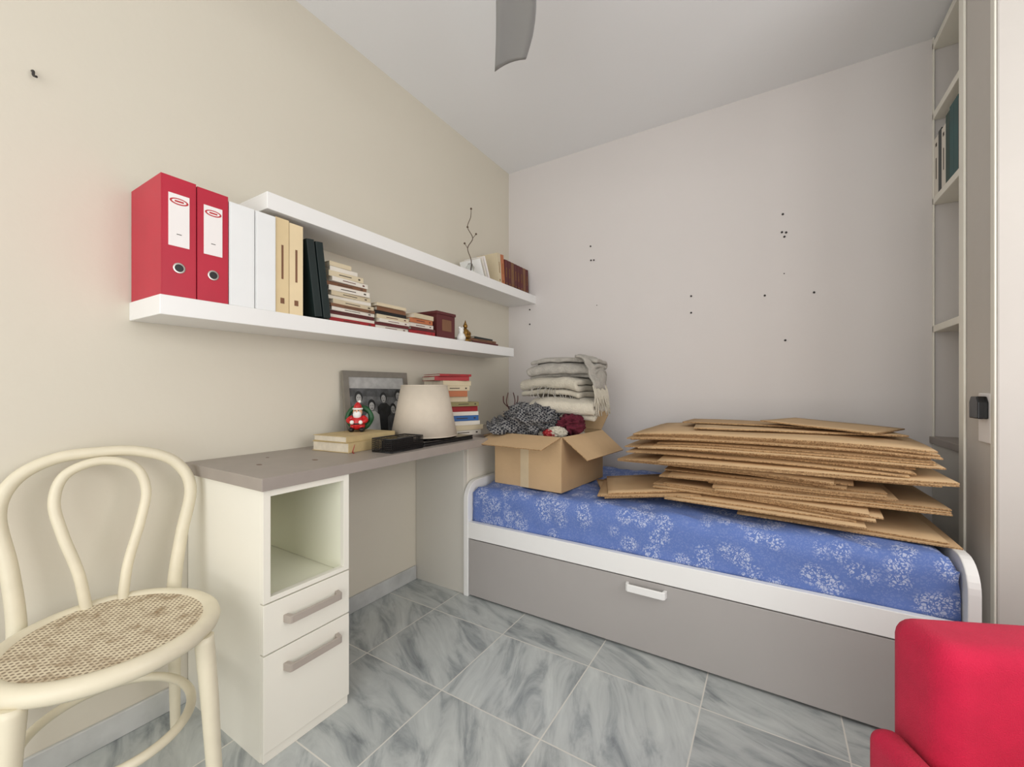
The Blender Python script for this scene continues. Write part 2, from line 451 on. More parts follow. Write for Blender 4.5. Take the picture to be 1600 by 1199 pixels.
stack('book_stack', -1.31, .21, ZS, [(.19, .016, 'book_white', 'paper', 0), (.19, .013, 'book_maroon', 'paper', .0), (.185, .016, 'book_white', 'paper', 0), (.19, .018, 'book_ivory', 'paper', 0), (.18, .016, 'black', 'paper', -.005), (.175, .018, 'book_brown', 'paper', -.008), (.17, .014, 'book_ivory', 'paper', -.012)])
stack('book_stack', -1.12, .21, ZS, [(.17, .018, 'book_red', 'paper', 0), (.17, .016, 'book_maroon', 'paper', .0), (.165, .02, 'book_white', 'paper', 0), (.15, .022, 'book_orange', 'paper', -.004), (.14, .022, 'book_ivory', 'paper', -.008)])
b = B('red_wooden_box')
b.box(.05, .20, -1.015, -.87, ZS + .0005, ZS + .125, 'book_maroon'); b.box(.046, .204, -1.019, -.866, ZS + .125, ZS + .14, 'book_maroon')
b.box(.2, .2015, -.975, -.90, ZS + .04, ZS + .10, 'book_brown'); b.done(.002)
b = B('white_figurine')
Mf = TR(.208, -.825, ZS)
b.lathe([(.016, 0), (.024, .006), (.026, .02), (.019, .036), (.012, .044), (.014, .052), (.015, .060), (.009, .072), (.001, .076)], 'santa_white', Mf, 16)
b.sphere((.0, .013, .072), .007, 'santa_white', M=Mf); b.sphere((0, -.013, .072), .007, 'santa_white', M=Mf)
b.done()
b = B('buddha_figurine')
Mf = TR(.19, -.765, ZS)
b.lathe([(.03, 0), (.034, .006), (.028, .014), (.026, .018)], 'gold', Mf, 20)
b.sphere((.008, 0, .03), .03, 'gold', .8, 1.15, .45, M=Mf)
b.lathe([(.018, .03), (.022, .05), (.02, .066), (.008, .076), (.006, .08)], 'gold', Mf, 16)
b.sphere((0, 0, .09), .013, 'gold', sz=1.15, M=Mf)
b.lathe([(.009, .1), (.006, .108), (.001, .125)], 'gold', Mf, 10)
b.tube([(0, .02, .066), (.012, .03, .05), (.02, .012, .04)], .006, 'gold', M=Mf, seg=8, sub=4)
b.tube([(0, -.02, .066), (.012, -.03, .05), (.022, -.018, .034)], .006, 'gold', M=Mf, seg=8, sub=4)
b.done()
stack('book_stack', -.565, .2, ZS, [(.26, .016, 'book_maroon', 'paper', 0), (.25, .014, 'book_brown', 'paper', -.01), (.2, .012, 'book_dark', 'paper', -.02)])

# upper shelf items
ZU = 1.7155
b = B('twig_vase')
Mf = TR(.18, -.706, ZU)
b.lathe([(.022, 0), (.026, .01), (.026, .04), (.016, .052), (.014, .06)], 'glass', Mf, 16)
b.tube([(0, 0, .004), (.004, .004, .08), (-.01, -.012, .15), (.012, .008, .21), (-.006, -.018, .27), (.006, -.004, .33), (0, .008, .385)], [.003, .003, .0025, .0025, .002, .002, .0015], 'twig', M=Mf, seg=6, sub=5)
b.tube([(.012, .008, .21), (.02, .03, .24)], .0015, 'twig', M=Mf, seg=6, sub=3)
b.tube([(-.01, -.012, .15), (-.01, -.04, .17)], .0015, 'twig', M=Mf, seg=6, sub=3)
for q in [(0, .008, .385), (.02, .03, .24), (-.01, -.04, .17), (-.006, -.018, .27)]:
    b.sphere(q, .006, 'twig', M=Mf, seg=8)
b.done()
b = B('white_booklets')
for i, (hh, c) in enumerate([(.11, 'white_satin'), (.125, 'book_white'), (.14, 'label_white')]):
    M = Matrix.Translation((.05, -.60 + i * .03, ZU + .004)) @ Matrix.Rotation(math.radians(24), 4, 'X') @ STAND(0, 0, 0, hh)
    b.book(M, .15, hh, .010, c)
b.done(.0006)
b = B('row_of_books')
yy = -.42
cols = ['book_ivory', 'book_orange', 'book_maroon', 'book_maroon', 'book_brown', 'book_maroon', 'book_maroon', 'book_maroon', 'book_brown', 'book_maroon']
for i, c in enumerate(cols):
    hh = .175 if i > 1 else .195
    th = .036
    M = Matrix.Translation((.03, yy, ZU + .004)) @ Matrix.Rotation(math.radians(6 if i < 2 else 3), 4, 'X') @ STAND(0, 0, 0, hh)
    b.book(M, .16, hh, th, c, 'paper', 'gold'); yy += th + .003
b.done(.0006)

# ------------------------------------------------------------------ desk
desk = empty('desk')
def part(name, fn, bevel=.0015):
    b = B(name); fn(b); return b.done(bevel, desk)
def dtop(b):
    b.poly_prism([(0.001, -2.04), (.49, -2.04), (.47, -.94), (.001, -.94)], .766, .802, 'taupe_top')
part('desktop', dtop)
b = B('desktop_stains')
for (x, y, r_) in [(.26, -1.93, .009), (.33, -1.78, .010), (.14, -1.84, .006)]:
    b.lathe([(r_, 0), (r_, .0004)], 'stain', TR(x, y, .8021), 14, True, 1.3, .8)
b.done(0, desk)
y0, y1, xf = -2.029, -1.752, .475
def carc(b):
    b.box(.004, xf - .018, y0, y0 + .018, 0.0, .766, 'white_laminate')
    b.box(.004, xf - .018, y1 - .018, y1, 0.0, .766, 'white_laminate')
    b.box(.004, .02, y0 + .018, y1 - .018, .0, .766, 'white_laminate')
    b.box(.02, xf - .018, y0 + .018, y1 - .018, .43, .445, 'cream_inside_lit')
    b.box(.02, xf - .04, y0 + .018, y1 - .018, .02, .04, 'cream_inside_lit')
    b.box(xf - .035, xf - .02, y0 + .018, y1 - .018, .0, .04, 'white_laminate')
    b.box(xf - .018, xf, y0, y0 + .02, .448, .766, 'white_laminate')
    b.box(xf - .018, xf, y1 - .02, y1, .448, .766, 'white_laminate')
    b.box(xf - .018, xf, y0 + .02, y1 - .02, .746, .766, 'white_laminate')
    b.box(xf - .018, xf, y0 + .02, y1 - .02, .448, .462, 'white_laminate')
    b.box(.0205, .0215, y0 + .018, y1 - .018, .445, .766, 'cream_inside_lit')
    b.box(.0216, xf - .019, y1 - .0195, y1 - .0182, .446, .765, 'cream_inside_lit')
    b.box(.0216, xf - .019, y0 + .0182, y0 + .0195, .446, .765, 'cream_inside_lit')
part('carcass', carc)
part('drawer_front_upper', lambda b: b.box(xf - .018, xf + .001, y0, y1, .305, .444, 'white_laminate'))
part('drawer_front_lower', lambda b: b.box(xf - .018, xf + .001, y0, y1, .03, .301, 'white_laminate'))
part('plinth', lambda b: b.box(xf - .02, xf - .004, y0 + .002, y1 - .002, .0, .028, 'white_laminate'))
def handle(b, z):
    ya, yb = y0 + .055, y1 - .04
    b.poly_prism([(xf + .001, ya), (xf + .001, ya + .014), (xf + .022, ya + .02), (xf + .022, yb - .02), (xf + .001, yb - .014), (xf + .001, yb), (xf + .027, yb - .006), (xf + .029, yb - .012), (xf + .029, ya + .012), (xf + .027, ya + .006)], z, z + .022, 'taupe_handle')
part('handle_upper', lambda b: handle(b, .374))
part('handle_lower', lambda b: handle(b, .235))
part('end_panel', lambda b: b.box(.002, .338, -.965, -.942, 0, .766, 'panel_grey'))

# ------------------------------------------------------------------ headboard cabinet + bed
b = B('headboard_cabinet')
b.box(.002, .336, -.938, -.003, 0, .775, 'white_laminate')
b.box(.002, .340, -.9385, -.002, .776, .802, 'taupe_top')
b.box(.336, .3375, -.93, -.01, .60, .77, 'white_laminate')
b.done(.002)

bed = empty('trundle_bed')
BX0, BX1, BY0 = .345, 2.17, -.978
def end_panel(name, x0, x1, h):
    b = B(name); r_ = .09; pts = [(-.003, 0), (-.003, h)]
    for i in range(9):
        a = math.pi / 2 + (math.pi / 2) * i / 8
        pts.append((BY0 + r_ + r_ * math.cos(a), h - r_ + r_ * math.sin(a)))
    pts.append((BY0, 0))
    b.poly_prism(pts, x0, x1, 'white_satin', Matrix(((0, 0, 1, 0), (1, 0, 0, 0), (0, 1, 0, 0), (0, 0, 0, 1))))
    b.done(.003, bed)
end_panel('end_panel_1', BX0, BX0 + .028, .578)
end_panel('end_panel_2', BX1 - .028, BX1, .56)
def bp(name, *a):
    b = B(name); b.box(*a); return b.done(.002, bed)
bp('front_rail', BX0 + .028, BX1 - .028, BY0 + .004, BY0 + .03, .294, .377, 'white_satin')
bp('back_rail', BX0 + .028, BX1 - .028, -.03, -.005, .02, .377, 'white_satin')
bp('slat_base', BX0 + .028, BX1 - .028, BY0 + .03, -.03, .33, .35, 'white_satin')
bp('trundle_front', BX0 + .032, BX1 - .032, BY0 + .006, BY0 + .026, .010, .289, 'bed_grey')
b = B('trundle_handle')
xa, xb = 1.174, 1.333
yf = BY0 + .0055
b.poly_prism([(xa, yf), (xa + .004, yf - .022), (xa + .012, yf - .028), (xb - .012, yf - .028), (xb - .004, yf - .022), (xb, yf), (xb - .012, yf), (xb - .016, yf - .02), (xa + .016, yf - .02), (xa + .012, yf)], .243, .272, 'white_satin')
b.done(.002, bed)

b = B('mattress')
x0, x1, yA, yB, z0, z1 = BX0 + .034, BX1 - .034, BY0 + .036, -.035, .352, .55
nx, ny = 90, 44
k = b.mi('blue_floral'); grid = {}
def mz(x, y):
    w = .009 * noise.noise(Vector((x * 5, y * 7, 0))) + .006 * noise.noise(Vector((x * 16 + y * 8, y * 11, 3)))
    edge = max(0, 1 - (y - yA) / .25)
    w += edge * .007 * math.sin(x * 26 + y * 30 + 3 * noise.noise(Vector((x * 4, y * 4, 8))))
    return z1 + w
for i in range(nx + 1):
    for j in range(ny + 1):
        x = x0 + (x1 - x0) * i / nx; y = yA + (yB - yA) * j / ny
        z = mz(x, y)
        d = min(x - x0, x1 - x, y - yA, yB - y)
        if d < .04: z -= .04 * (1 - math.sqrt(max(0, 1 - (1 - d / .04) ** 2)))
        grid[i, j] = b.bm.verts.new((x, y, z))
for i in range(nx):
    for j in range(ny):
        f = b.bm.faces.new((grid[i, j], grid[i + 1, j], grid[i + 1, j + 1], grid[i, j + 1])); f.material_index = k; f.smooth = True
loop = [(i, 0) for i in range(nx)] + [(nx, j) for j in range(ny)] + [(i, ny) for i in range(nx, 0, -1)] + [(0, j) for j in range(ny, 0, -1)]
prev = [grid[q] for q in loop]
for s in range(1, 7):
    cur = []
    for q, vtx in zip(loop, [grid[q] for q in loop]):
        zz = vtx.co.z + (z0 - vtx.co.z) * s / 6
        o = .007 * noise.noise(Vector((vtx.co.x * 14, vtx.co.y * 14, s * .5)))
        cur.append(b.bm.verts.new((vtx.co.x + o * (1 if q[0] in (0, nx) else 0), vtx.co.y + o * (1 if q[1] in (0, ny) else 0), zz)))
    L = len(loop)
    for i in range(L):
        f = b.bm.faces.new((prev[i], prev[(i + 1) % L], cur[(i + 1) % L], cur[i])); f.material_index = k; f.smooth = True
    prev = cur
f = b.bm.faces.new(prev); f.material_index = k
b.done(0, bed)

# ------------------------------------------------------------------ cardboard stack
b = B('flattened_cardboard_stack')
rnd = random.uniform
def sheet(cx, cy, z, w, d, rz, m, droop=0.0, lift=0.0, th=.006, nx=10, ny=6, pitch=0.0, cut=0.0, curl=0.0):
    M = TR(cx, cy, 0, rz); k = b.mi(m); ke = b.mi('corrugated'); top = {}; bot = {}
    ph = rnd(0, 10)
    for i in range(nx + 1):
        for j in range(ny + 1):
            u = -w / 2 + w * i / nx; v_ = -d / 2 + d * j / ny
            if cut and j == 0: v_ += cut * (1 - i / nx)
            q = M @ Vector((u, v_, 0))
            e = max(0, abs(u) / (w / 2) - .3)
            ef = max(0, -v_ / (d / 2) - .3)
            zz = z - droop * e * e - droop * .5 * ef * ef + lift * (u / w) + pitch * (v_ / d) + .0018 * noise.noise(Vector((u * 6 + ph, v_ * 6, ph)))
            if curl and u > 0: zz += curl * (u / (w / 2)) ** 4
            top[i, j] = b.bm.verts.new((q.x, q.y, zz + th)); bot[i, j] = b.bm.verts.new((q.x, q.y, zz))
    for i in range(nx):
        for j in range(ny):
            f = b.bm.faces.new((top[i, j], top[i + 1, j], top[i + 1, j + 1], top[i, j + 1])); f.material_index = k; f.smooth = True
            f = b.bm.faces.new((bot[i, j], bot[i, j + 1], bot[i + 1, j + 1], bot[i + 1, j])); f.material_index = k; f.smooth = True
    loop = [(i, 0) for i in range(nx)] + [(nx, j) for j in range(ny)] + [(i, ny) for i in range(nx, 0, -1)] + [(0, j) for j in range(ny, 0, -1)]
    for a, c in zip(loop, loop[1:] + loop[:1]):
        f = b.bm.faces.new((bot[a], bot[c], top[c], top[a])); f.material_index = ke
z = .561
clumps = [  # n, x0, x1, y0, y1, rz, droop, curl
    (2, 1.55, 2.165, -.88, -.30, .01, .0, 0),
    (3, 1.32, 1.96, -.88, -.30, -.05, .0, 0),
    (4, 1.24, 2.02, -.84, -.28, -.10, .0, 0),
    (3, 1.42, 2.165, -.82, -.24, .04, .002, 0),
    (3, 1.26, 2.05, -.80, -.24, .00, .006, .006),
    (4, 1.08, 1.95, -.80, -.22, -.13, .010, 0),
    (3, 1.22, 2.165, -.86, -.20, .01, .010, .010),
    (4, 1.10, 2.12, -.80, -.18, -.06, .016, 0),
    (3, 1.18, 2.165, -.82, -.18, .02, .020, .006),
    (5, 1.13, 2.165, -.81, -.18, -.02, .026, 0),
]
for (n_, xa, xb, ya, yb, rz, dr, cu) in clumps:
    for i in range(n_):
        a0 = xa + rnd(-.01, .06); a1 = xb - rnd(0, .06); c0 = ya + rnd(0, .05); c1 = yb
        sheet((a0 + a1) / 2, (c0 + c1) / 2, z, a1 - a0, c1 - c0, rz + rnd(-.03, .03), random.choice(['cardboard', 'cardboard', 'cardboard2']), droop=dr, th=.0046, cut=random.choice([0, 0, .05, .09]), curl=cu)
        z += .0068
    z += rnd(.004, .012) + cu * .3
ztop = z
print('ztop', ztop)
sheet(1.72, -.42, ztop - .002, .72, .42, .10, 'cardboard', th=.005)
sheet(1.60, -.36, ztop + .008, .58, .26, -.06, 'cardboard2', th=.005)
sheet(1.88, -.44, ztop + .019, .40, .32, -.45, 'cardboard', th=.005, lift=-.02)
sheet(1.15, -.62, .574, .40, .36, .45, 'cardboard', lift=.02)
sheet(1.18, -.66, .588, .42, .36, .25, 'cardboard2', lift=.03)
sheet(1.20, -.63, .603, .42, .36, .35, 'cardboard', lift=.035)
b.done()

# ------------------------------------------------------------------ cardboard box with textiles
bx = empty('cardboard_box')
BXM = TR(.655, -.615, .556, math.radians(-5))
W, D, HB = .40, .46, .262
b = B('box_walls')
t = .005
b.box(-W / 2, W / 2, -D / 2, -D / 2 + t, 0, HB, 'cardboard', BXM)
b.box(-W / 2, W / 2, D / 2 - t, D / 2, 0, HB, 'cardboard', BXM)
b.box(-W / 2, -W / 2 + t, -D / 2 + t, D / 2 - t, 0, HB, 'cardboard', BXM)
b.box(W / 2 - t, W / 2, -D / 2 + t, D / 2 - t, 0, HB, 'cardboard2', BXM)
b.box(-W / 2 + t, W / 2 - t, -D / 2 + t, D / 2 - t, 0, t, 'cardboard_in', BXM)
b.box(-.035, .015, -D / 2 - .0008, -D / 2, .0, .19, 'tape', BXM)
b.done(.0015, bx)
b = B('box_flaps')
def flap(edge, L, fl, ang, taper=.03):
    M = BXM @ edge @ Matrix.Rotation(ang, 4, 'X')
    b.poly_prism([(-L / 2, 0), (L / 2, 0), (L / 2 - taper, fl), (-L / 2 + taper, fl)], -.0025, .0025, 'cardboard', M, 'corrugated')
flap(TR(0, -D / 2, HB, math.pi), W, .17, math.radians(-14), .005)
flap(TR(W / 2, 0, HB, -math.pi / 2), D - .02, .16, math.radians(-38), .01)
flap(TR(-W / 2, 0, HB, math.pi / 2), D - .02, .10, math.radians(-15), .01)
flap(TR(0, D / 2, HB, 0), W - .02, .17, math.radians(35), .01)
b.done(.001, bx)

def folded(name, M, width, depth, layers, th, m, seed=0, parent=None, amp=.009, sol=.86):
    b = B(name); k = b.mi(m)
    path = []
    for i in range(layers):
        z = th * (i + .5); sgn = 1 if i % 2 == 0 else -1
        n = 12
        sh = .016 * math.sin(i * 2.3 + seed)
        for s in range(n + 1):
            path.append((sgn * (-depth / 2 + depth * s / n) + sh, z))
        if i < layers - 1:
            for s in range(1, 6):
                a = -math.pi / 2 + math.pi * s / 6
                path.append((sgn * (depth / 2 + math.cos(a) * th * .5) + sh, z + th * .5 + math.sin(a) * th * .5))
    nw = 30; rows = []
    for (u, z) in path:
        row = []
        for j in range(nw + 1):
            v_ = -width / 2 + width * j / nw
            e = abs(v_) / (width / 2)
            dz = amp * noise.noise(Vector((u * 8, v_ * 8, seed))) + amp * .6 * noise.noise(Vector((u * 18, v_ * 18, seed + z * 9))) - .016 * e ** 3 - .010 * (abs(u) / (depth / 2)) ** 3
            du = .014 * noise.noise(Vector((v_ * 9, z * 20, seed + 5)))
            dv = .016 * noise.noise(Vector((u * 9, z * 30, seed + 9))) * e
            row.append(b.bm.verts.new(M @ Vector((v_ + dv, u + du, z + dz))))
        rows.append(row)
    for a, c in zip(rows[:-1], rows[1:]):
        for j in range(nw):
            f = b.bm.faces.new((a[j], a[j + 1], c[j + 1], c[j])); f.material_index = k; f.smooth = True
    ob = b.done(0, parent, 0, True, th * sol)
    s = ob.modifiers.new('ss', 'SUBSURF'); s.levels = 1; s.render_levels = 1
    return ob
pile = empty('folded_blankets')
folded('blanket_1', TR(.71, -.53, .90, .28, .06), .34, .30, 3, .037, 'blanket', 1, pile)
folded('blanket_2', TR(.665, -.47, 1.015, -.16, -.06), .38, .28, 3, .033, 'blanket', 4, pile)
folded('blanket_3', TR(.69, -.45, 1.118, .14, .03), .38, .27, 4, .027, 'blanket_grey', 8, pile, .008, .8)
b = B('hanging_corner'); k = b.mi('blanket_grey'); rows = []
for i in range(20):
    s = i / 19; row = []
    for j in range(13):
        q = j / 12 - .5
        a = s * 1.45
        x = .80 + .11 * math.sin(a) + .015 * noise.noise(Vector((s * 5, q * 6, 1)))
        zz = 1.222 - .03 * s - .20 * max(0, s - .25) ** 1.1 + .006 * math.sin(q * 18)
        y = -.50 + q * (.24 - .05 * s) - .04 * s
        row.append(b.bm.verts.new((x, y, zz)))
    rows.append(row)
for a, c in zip(rows[:-1], rows[1:]):
    for j in range(12):
        f = b.bm.faces.new((a[j], a[j + 1], c[j + 1], c[j])); f.material_index = k; f.smooth = True
b.done(0, pile, 0, True, .012)
b = B('fringe')
for i in range(34):
    s = i / 33
    x = .913; y = -.645 + .20 * s; zt = 1.045
    b.tube([(x - .006, y, zt + .02), (x + .008, y - .005, zt - .03), (x + .012 + rnd(-.012, .012), y + rnd(-.015, .015), zt - .08 - rnd(0, .06))], .0026, 'blanket', seg=5, sub=3)
for i in range(16):
    s = i / 15
    x = .56 + .26 * s; y = -.655 + .06 * s
    b.tube([(x, y + .02, 1.06), (x + rnd(-.01, .01), y - .012, 1.04), (x + rnd(-.02, .02), y - .015, .99 + rnd(-.01, .01))], .002, 'blanket_grey', seg=5, sub=3)
b.done(0, pile)

def heap(name, c, rx, ry, rz, m, seed, amp=.3, fr=2.2, parent=None):
    b = B(name); k = b.mi(m)
    bmesh.ops.create_icosphere(b.bm, subdivisions=5, radius=1)
    for v_ in b.bm.verts:
        p_ = v_.co.copy()
        n1 = 1 - abs(noise.noise(p_ * fr + Vector((seed, 0, 0)))) * 2
        n2 = 1 - abs(noise.noise(p_ * fr * 2.2 + Vector((0, seed, 0)))) * 2
        s = 1 + amp * (n1 * .6 + n2 * .3 - .5)
        v_.co = Vector((c[0] + p_.x * rx * s, c[1] + p_.y * ry * s, c[2] + p_.z * rz * s))
    for f in b.bm.faces: f.smooth = True
    return b.done(0, parent)
heap('towels', (.65, -.57, .80), .165, .19, .10, 'blanket', 7.7, .3, parent=bx)
heap('checked_scarf', (.595, -.71, .885), .155, .12, .09, 'scarf', 3.1, .5, 2.6, parent=bx)
heap('maroon_scarf', (.80, -.67, .865), .065, .085, .055, 'maroon_cloth', 5.5, .5, parent=bx)
heap('red_cloth', (.735, -.77, .825), .04, .035, .022, 'book_red', 2.5, .5, parent=bx)
heap('pale_cloth', (.765, -.76, .83), .05, .04, .028, 'blanket', 9.5, .5, parent=bx)
b = B('scarf_tail'); k = b.mi('scarf'); rows = []
for i in range(26):
    s = i / 25; row = []
    for j in range(15):
        q = j / 14 - .5
        x = .49 + .17 * s + q * .03; y = -.74 - .10 * math.sin(s * 3) * .6 + q * .17 - .03
        zz = .90 - .05 * s - abs(q) * .07 + .014 * math.sin(q * 22 + s * 5) + .01 * noise.noise(Vector((s * 6, q * 6, 2)))
        row.append(b.bm.verts.new((x - .07 + .1 * q * s, y, zz)))
    rows.append(row)
for a, c in zip(rows[:-1], rows[1:]):
    for j in range(14):
        f = b.bm.faces.new((a[j], a[j + 1], c[j + 1], c[j])); f.material_index = k; f.smooth = True
b.done(0, bx, 0, True, .008)
b = B('wire_ornament')
Mo = TR(.28, -.42, .803)
b.lathe([(.03, 0), (.03, .006)], 'twig', Mo, 16)
for s in (-1, 1):
    b.tube([(0, 0, .006), (0, s * .01, .10), (0, s * .05, .16), (0, s * .03, .22)], .003, 'book_maroon', M=Mo, seg=6, sub=6)
    b.tube([(0, s * .03, .13), (0, s * .08, .16), (0, s * .085, .20)], .003, 'book_maroon', M=Mo, seg=6, sub=6)
b.done()

# ------------------------------------------------------------------ desk objects
ZD = .8025
b = B('beige_album')
M = TR(.095, -1.515, ZD, math.radians(6)); b.book(M, .20, .27, .038, 'album_beige')
M = TR(.10, -1.515, ZD + .0385, math.radians(4)); b.book(M, .19, .26, .024, 'album_beige')
b.tube([(.24, -1.59, ZD + .038), (.298, -1.595, ZD + .036), (.308, -1.61, ZD + .003), (.33, -1.62, ZD + .002)], .002, 'book_red', seg=6, sub=4)
b.done(.001)
zb = ZD + .0627
b = B('santa_figurine')
Mf = TR(.165, -1.475, zb, math.radians(-50)) @ Matrix.Scale(.98, 4)
for s in (-1, 1):
    b.sphere((.022, s * .022, .010), .013, 'black', 1.5, 1, .8, M=Mf)
    b.sphere((.006, s * .016, .022), .016, 'santa_red', 1.3, .9, .9, M=Mf)
    b.tube([(0, s * .022, .062), (.012, s * .036, .05), (.026, s * .022, .042)], [.011, .011, .009], 'santa_red', M=Mf, seg=10, sub=5)
    b.sphere((.03, s * .018, .042), .009, 'santa_white', M=Mf)
b.lathe([(.022, .01), (.030, .022), (.031, .04), (.026, .058), (.016, .07)], 'santa_red', Mf, 20)
b.lathe([(.0315, .032), (.0315, .038)], 'black', Mf, 20)
b.sphere((.002, 0, .084), .02, 'skin_paint', M=Mf)
b.sphere((.012, 0, .074), .018, 'santa_white', .9, 1, 1.1, M=Mf)
b.sphere((.0225, 0, .087), .004, 'skin_paint', M=Mf)
for s in (-1, 1): b.sphere((.019, s * .007, .091), .0025, 'black', M=Mf, seg=8)
b.lathe([(.0205, .095), (.022, .099), (.0205, .103)], 'santa_white', Mf, 20)
b.lathe([(.019, .102), (.015, .114), (.008, .124), (.003, .128)], 'santa_red', Mf, 16)
b.sphere((-.006, .006, .13), .007, 'santa_white', M=Mf)
Mw = Mf @ TR(-.035, 0, .058) @ Matrix.Rotation(math.radians(90), 4, 'Y')
pts = [(.046 * math.cos(a * math.pi / 6), .050 * math.sin(a * math.pi / 6), 0) for a in range(12)]
b.tube(pts, [.010, .013] * 6, 'santa_green', closed=True, M=Mw, seg=8, sub=3)
b.done()
b = B('black_mesh_tray')
Mt = TR(.395, -1.46, ZD, math.radians(4))
a_, b_, h_ = .05, .09, .052
for zz in (.002, h_):
    for (p0, p1) in [((-a_, -b_), (a_, -b_)), ((a_, -b_), (a_, b_)), ((a_, b_), (-a_, b_)), ((-a_, b_), (-a_, -b_))]:
        b.tube([(p0[0], p0[1], zz), (p1[0], p1[1], zz)], .0026, 'black', M=Mt, seg=6, sub=1)
n = 22
for i in range(n + 1):
    y = -b_ + 2 * b_ * i / n
    for s in (-1, 1): b.box(s * a_ - .0009, s * a_ + .0009, y - .0012, y + .0012, 0.001, h_, 'black', Mt)
for i in range(13):
    x = -a_ + 2 * a_ * i / 12
    for s in (-1, 1): b.box(x - .0012, x + .0012, s * b_ - .0009, s * b_ + .0009, 0.001, h_, 'black', Mt)
for i in range(1, 7):
    zz = h_ * i / 7
    for s in (-1, 1):
        b.box(s * a_ - .0009, s * a_ + .0009, -b_, b_, zz - .001, zz + .001, 'black', Mt)
        b.box(-a_, a_, s * b_ - .0009, s * b_ + .0009, zz - .001, zz + .001, 'black', Mt)
b.box(-a_, a_, -b_, b_, .0005, .002, 'black', Mt)
b.box(-.001, .001, -b_, b_, .002, h_ * .9, 'black', Mt)
b.done()
b = B('photo_frame')
Mp = TR(.060, -1.255, ZD, 0) @ Matrix.Rotation(math.radians(-6), 4, 'Y')
fw, fh, bd = .39, .33, .028
b.box(-.012, .004, -fw / 2, fw / 2, 0, bd, 'silver_frame', Mp); b.box(-.012, .004, -fw / 2, fw / 2, fh - bd, fh, 'silver_frame', Mp)
b.box(-.012, .004, -fw / 2, -fw / 2 + bd, bd, fh - bd, 'silver_frame', Mp); b.box(-.012, .004, fw / 2 - bd, fw / 2, bd, fh - bd, 'silver_frame', Mp)
b.box(-.008, -.002, -fw / 2 + bd, fw / 2 - bd, bd, fh - bd, 'photo_grey', Mp)
CNT = [0]
def shape(pts, m):
    """flat printed shape on the photograph, stacked in thin layers"""
    CNT[0] += 1; o = -.002 + CNT[0] * .00012
    Me = Mp @ Matrix(((0, 0, 1, o), (1, 0, 0, 0), (0, 1, 0, 0), (0, 0, 0, 1)))
    b.poly_prism(pts, 0, .0001, m, Me)
def oval(y, z, ry, rz_): return [(y + ry * math.cos(2 * math.pi * i / 18), z + rz_ * math.sin(2 * math.pi * i / 18)) for i in range(18)]
shape([(-.167, .235), (.167, .225), (.167, .302), (-.167, .302)], 'photo_light')
shape([(-.167, .215), (.167, .20), (.167, .245), (-.167, .25)], 'photo_mid')
shape([(-.167, .028), (.167, .028), (.167, .07), (-.167, .09)], 'photo_dark')
def person(y, z, s, top, hair='photo_dark'):
    shape([(y - .045 * s, .03), (y + .045 * s, .03), (y + .042 * s, z - .045 * s), (y + .018 * s, z - .026 * s), (y - .018 * s, z - .026 * s), (y - .042 * s, z - .045 * s)], top)
    shape(oval(y, z + .004 * s, .022 * s, .027 * s), hair)
    shape(oval(y, z - .003 * s, .015 * s, .020 * s), 'photo_light')
    for e_ in (-1, 1): shape(oval(y + e_ * .006 * s, z + .001 * s, .0025 * s, .0016 * s), 'photo_dark')
    shape([(y - .006 * s, z - .011 * s), (y + .006 * s, z - .011 * s), (y + .003 * s, z - .014 * s), (y - .003 * s, z - .014 * s)], 'photo_dark')
person(-.115, .205, 1.0, 'photo_mid'); person(.03, .20, .95, 'photo_dark'); person(.125, .21, 1.0, 'photo_light')
person(-.045, .165, 1.0, 'photo_light'); person(.085, .145, .9, 'photo_mid')
b.done(0)
b = B('closed_laptop')
b.box(.17, .43, -1.35, -1.01, ZD, ZD + .012, 'black', None); b.box(.17, .43, -1.35, -1.01, ZD + .0125, ZD + .02, 'black_gloss')
b.done(.003)
lamp = empty('table_lamp', (0, 0, 0))
zl = ZD + .0205
b = B('lamp_base')
Ml = TR(.28, -1.19, zl)
b.lathe([(.06, 0), (.06, .008), (.05, .014), (.014, .02), (.022, .04), (.03, .07), (.02, .11), (.009, .13), (.009, .2)], 'black', Ml, 24)
b.tube([(-.1, 0, .215), (0, 0, .2), (.1, 0, .215)], .002, 'metal', M=Ml, seg=6, sub=3)
b.sphere((0, 0, .185), .025, 'santa_white', M=Ml)
b.done(0, lamp)
b = B('lamp_shade')
b.lathe([(.152, .008), (.1055, .24)], 'lamp_shade', Ml, 48, False)
b.done(0, lamp, 0, True, .003)
b = B('shade_rims')
for r_, zz in ((.152, .008), (.1055, .24)):
    b.tube([(r_ * math.cos(a * math.pi / 8), r_ * math.sin(a * math.pi / 8), zz) for a in range(16)], .0028, 'lamp_shade', closed=True, M=Ml, seg=6, sub=3)
b.done(0, lamp)
b = B('desk_book_stack')
z = ZD
spec = [(.28, .026, 'book_white', .04), (.27, .026, 'book_ivory', .05), (.27, .022, 'book_white', .04), (.25, .028, 'book_blue', .05), (.26, .02, 'book_white', .05), (.25, .028, 'book_red', .04),
        (.24, .022, 'book_olive', .035), (.24, .028, 'book_ivory', -.01), (.23, .03, 'book_orange', -.03), (.24, .026, 'book_ivory', -.04), (.25, .026, 'book_ivory', -.03), (.27, .022, 'book_red', -.01), (.26, .012, 'book_red', -.02)]
for ln, th, c, dx in spec:
    M = TR(.10 + rnd(-.01, .01) + dx * .5, -.865 + dx * .6, z, math.radians(-20 + rnd(-7, 7)))
    b.book(M, .19, ln * .72, th, c, 'paper', random.choice(['grime', None])); z += th + .0005
b.done(.0006)

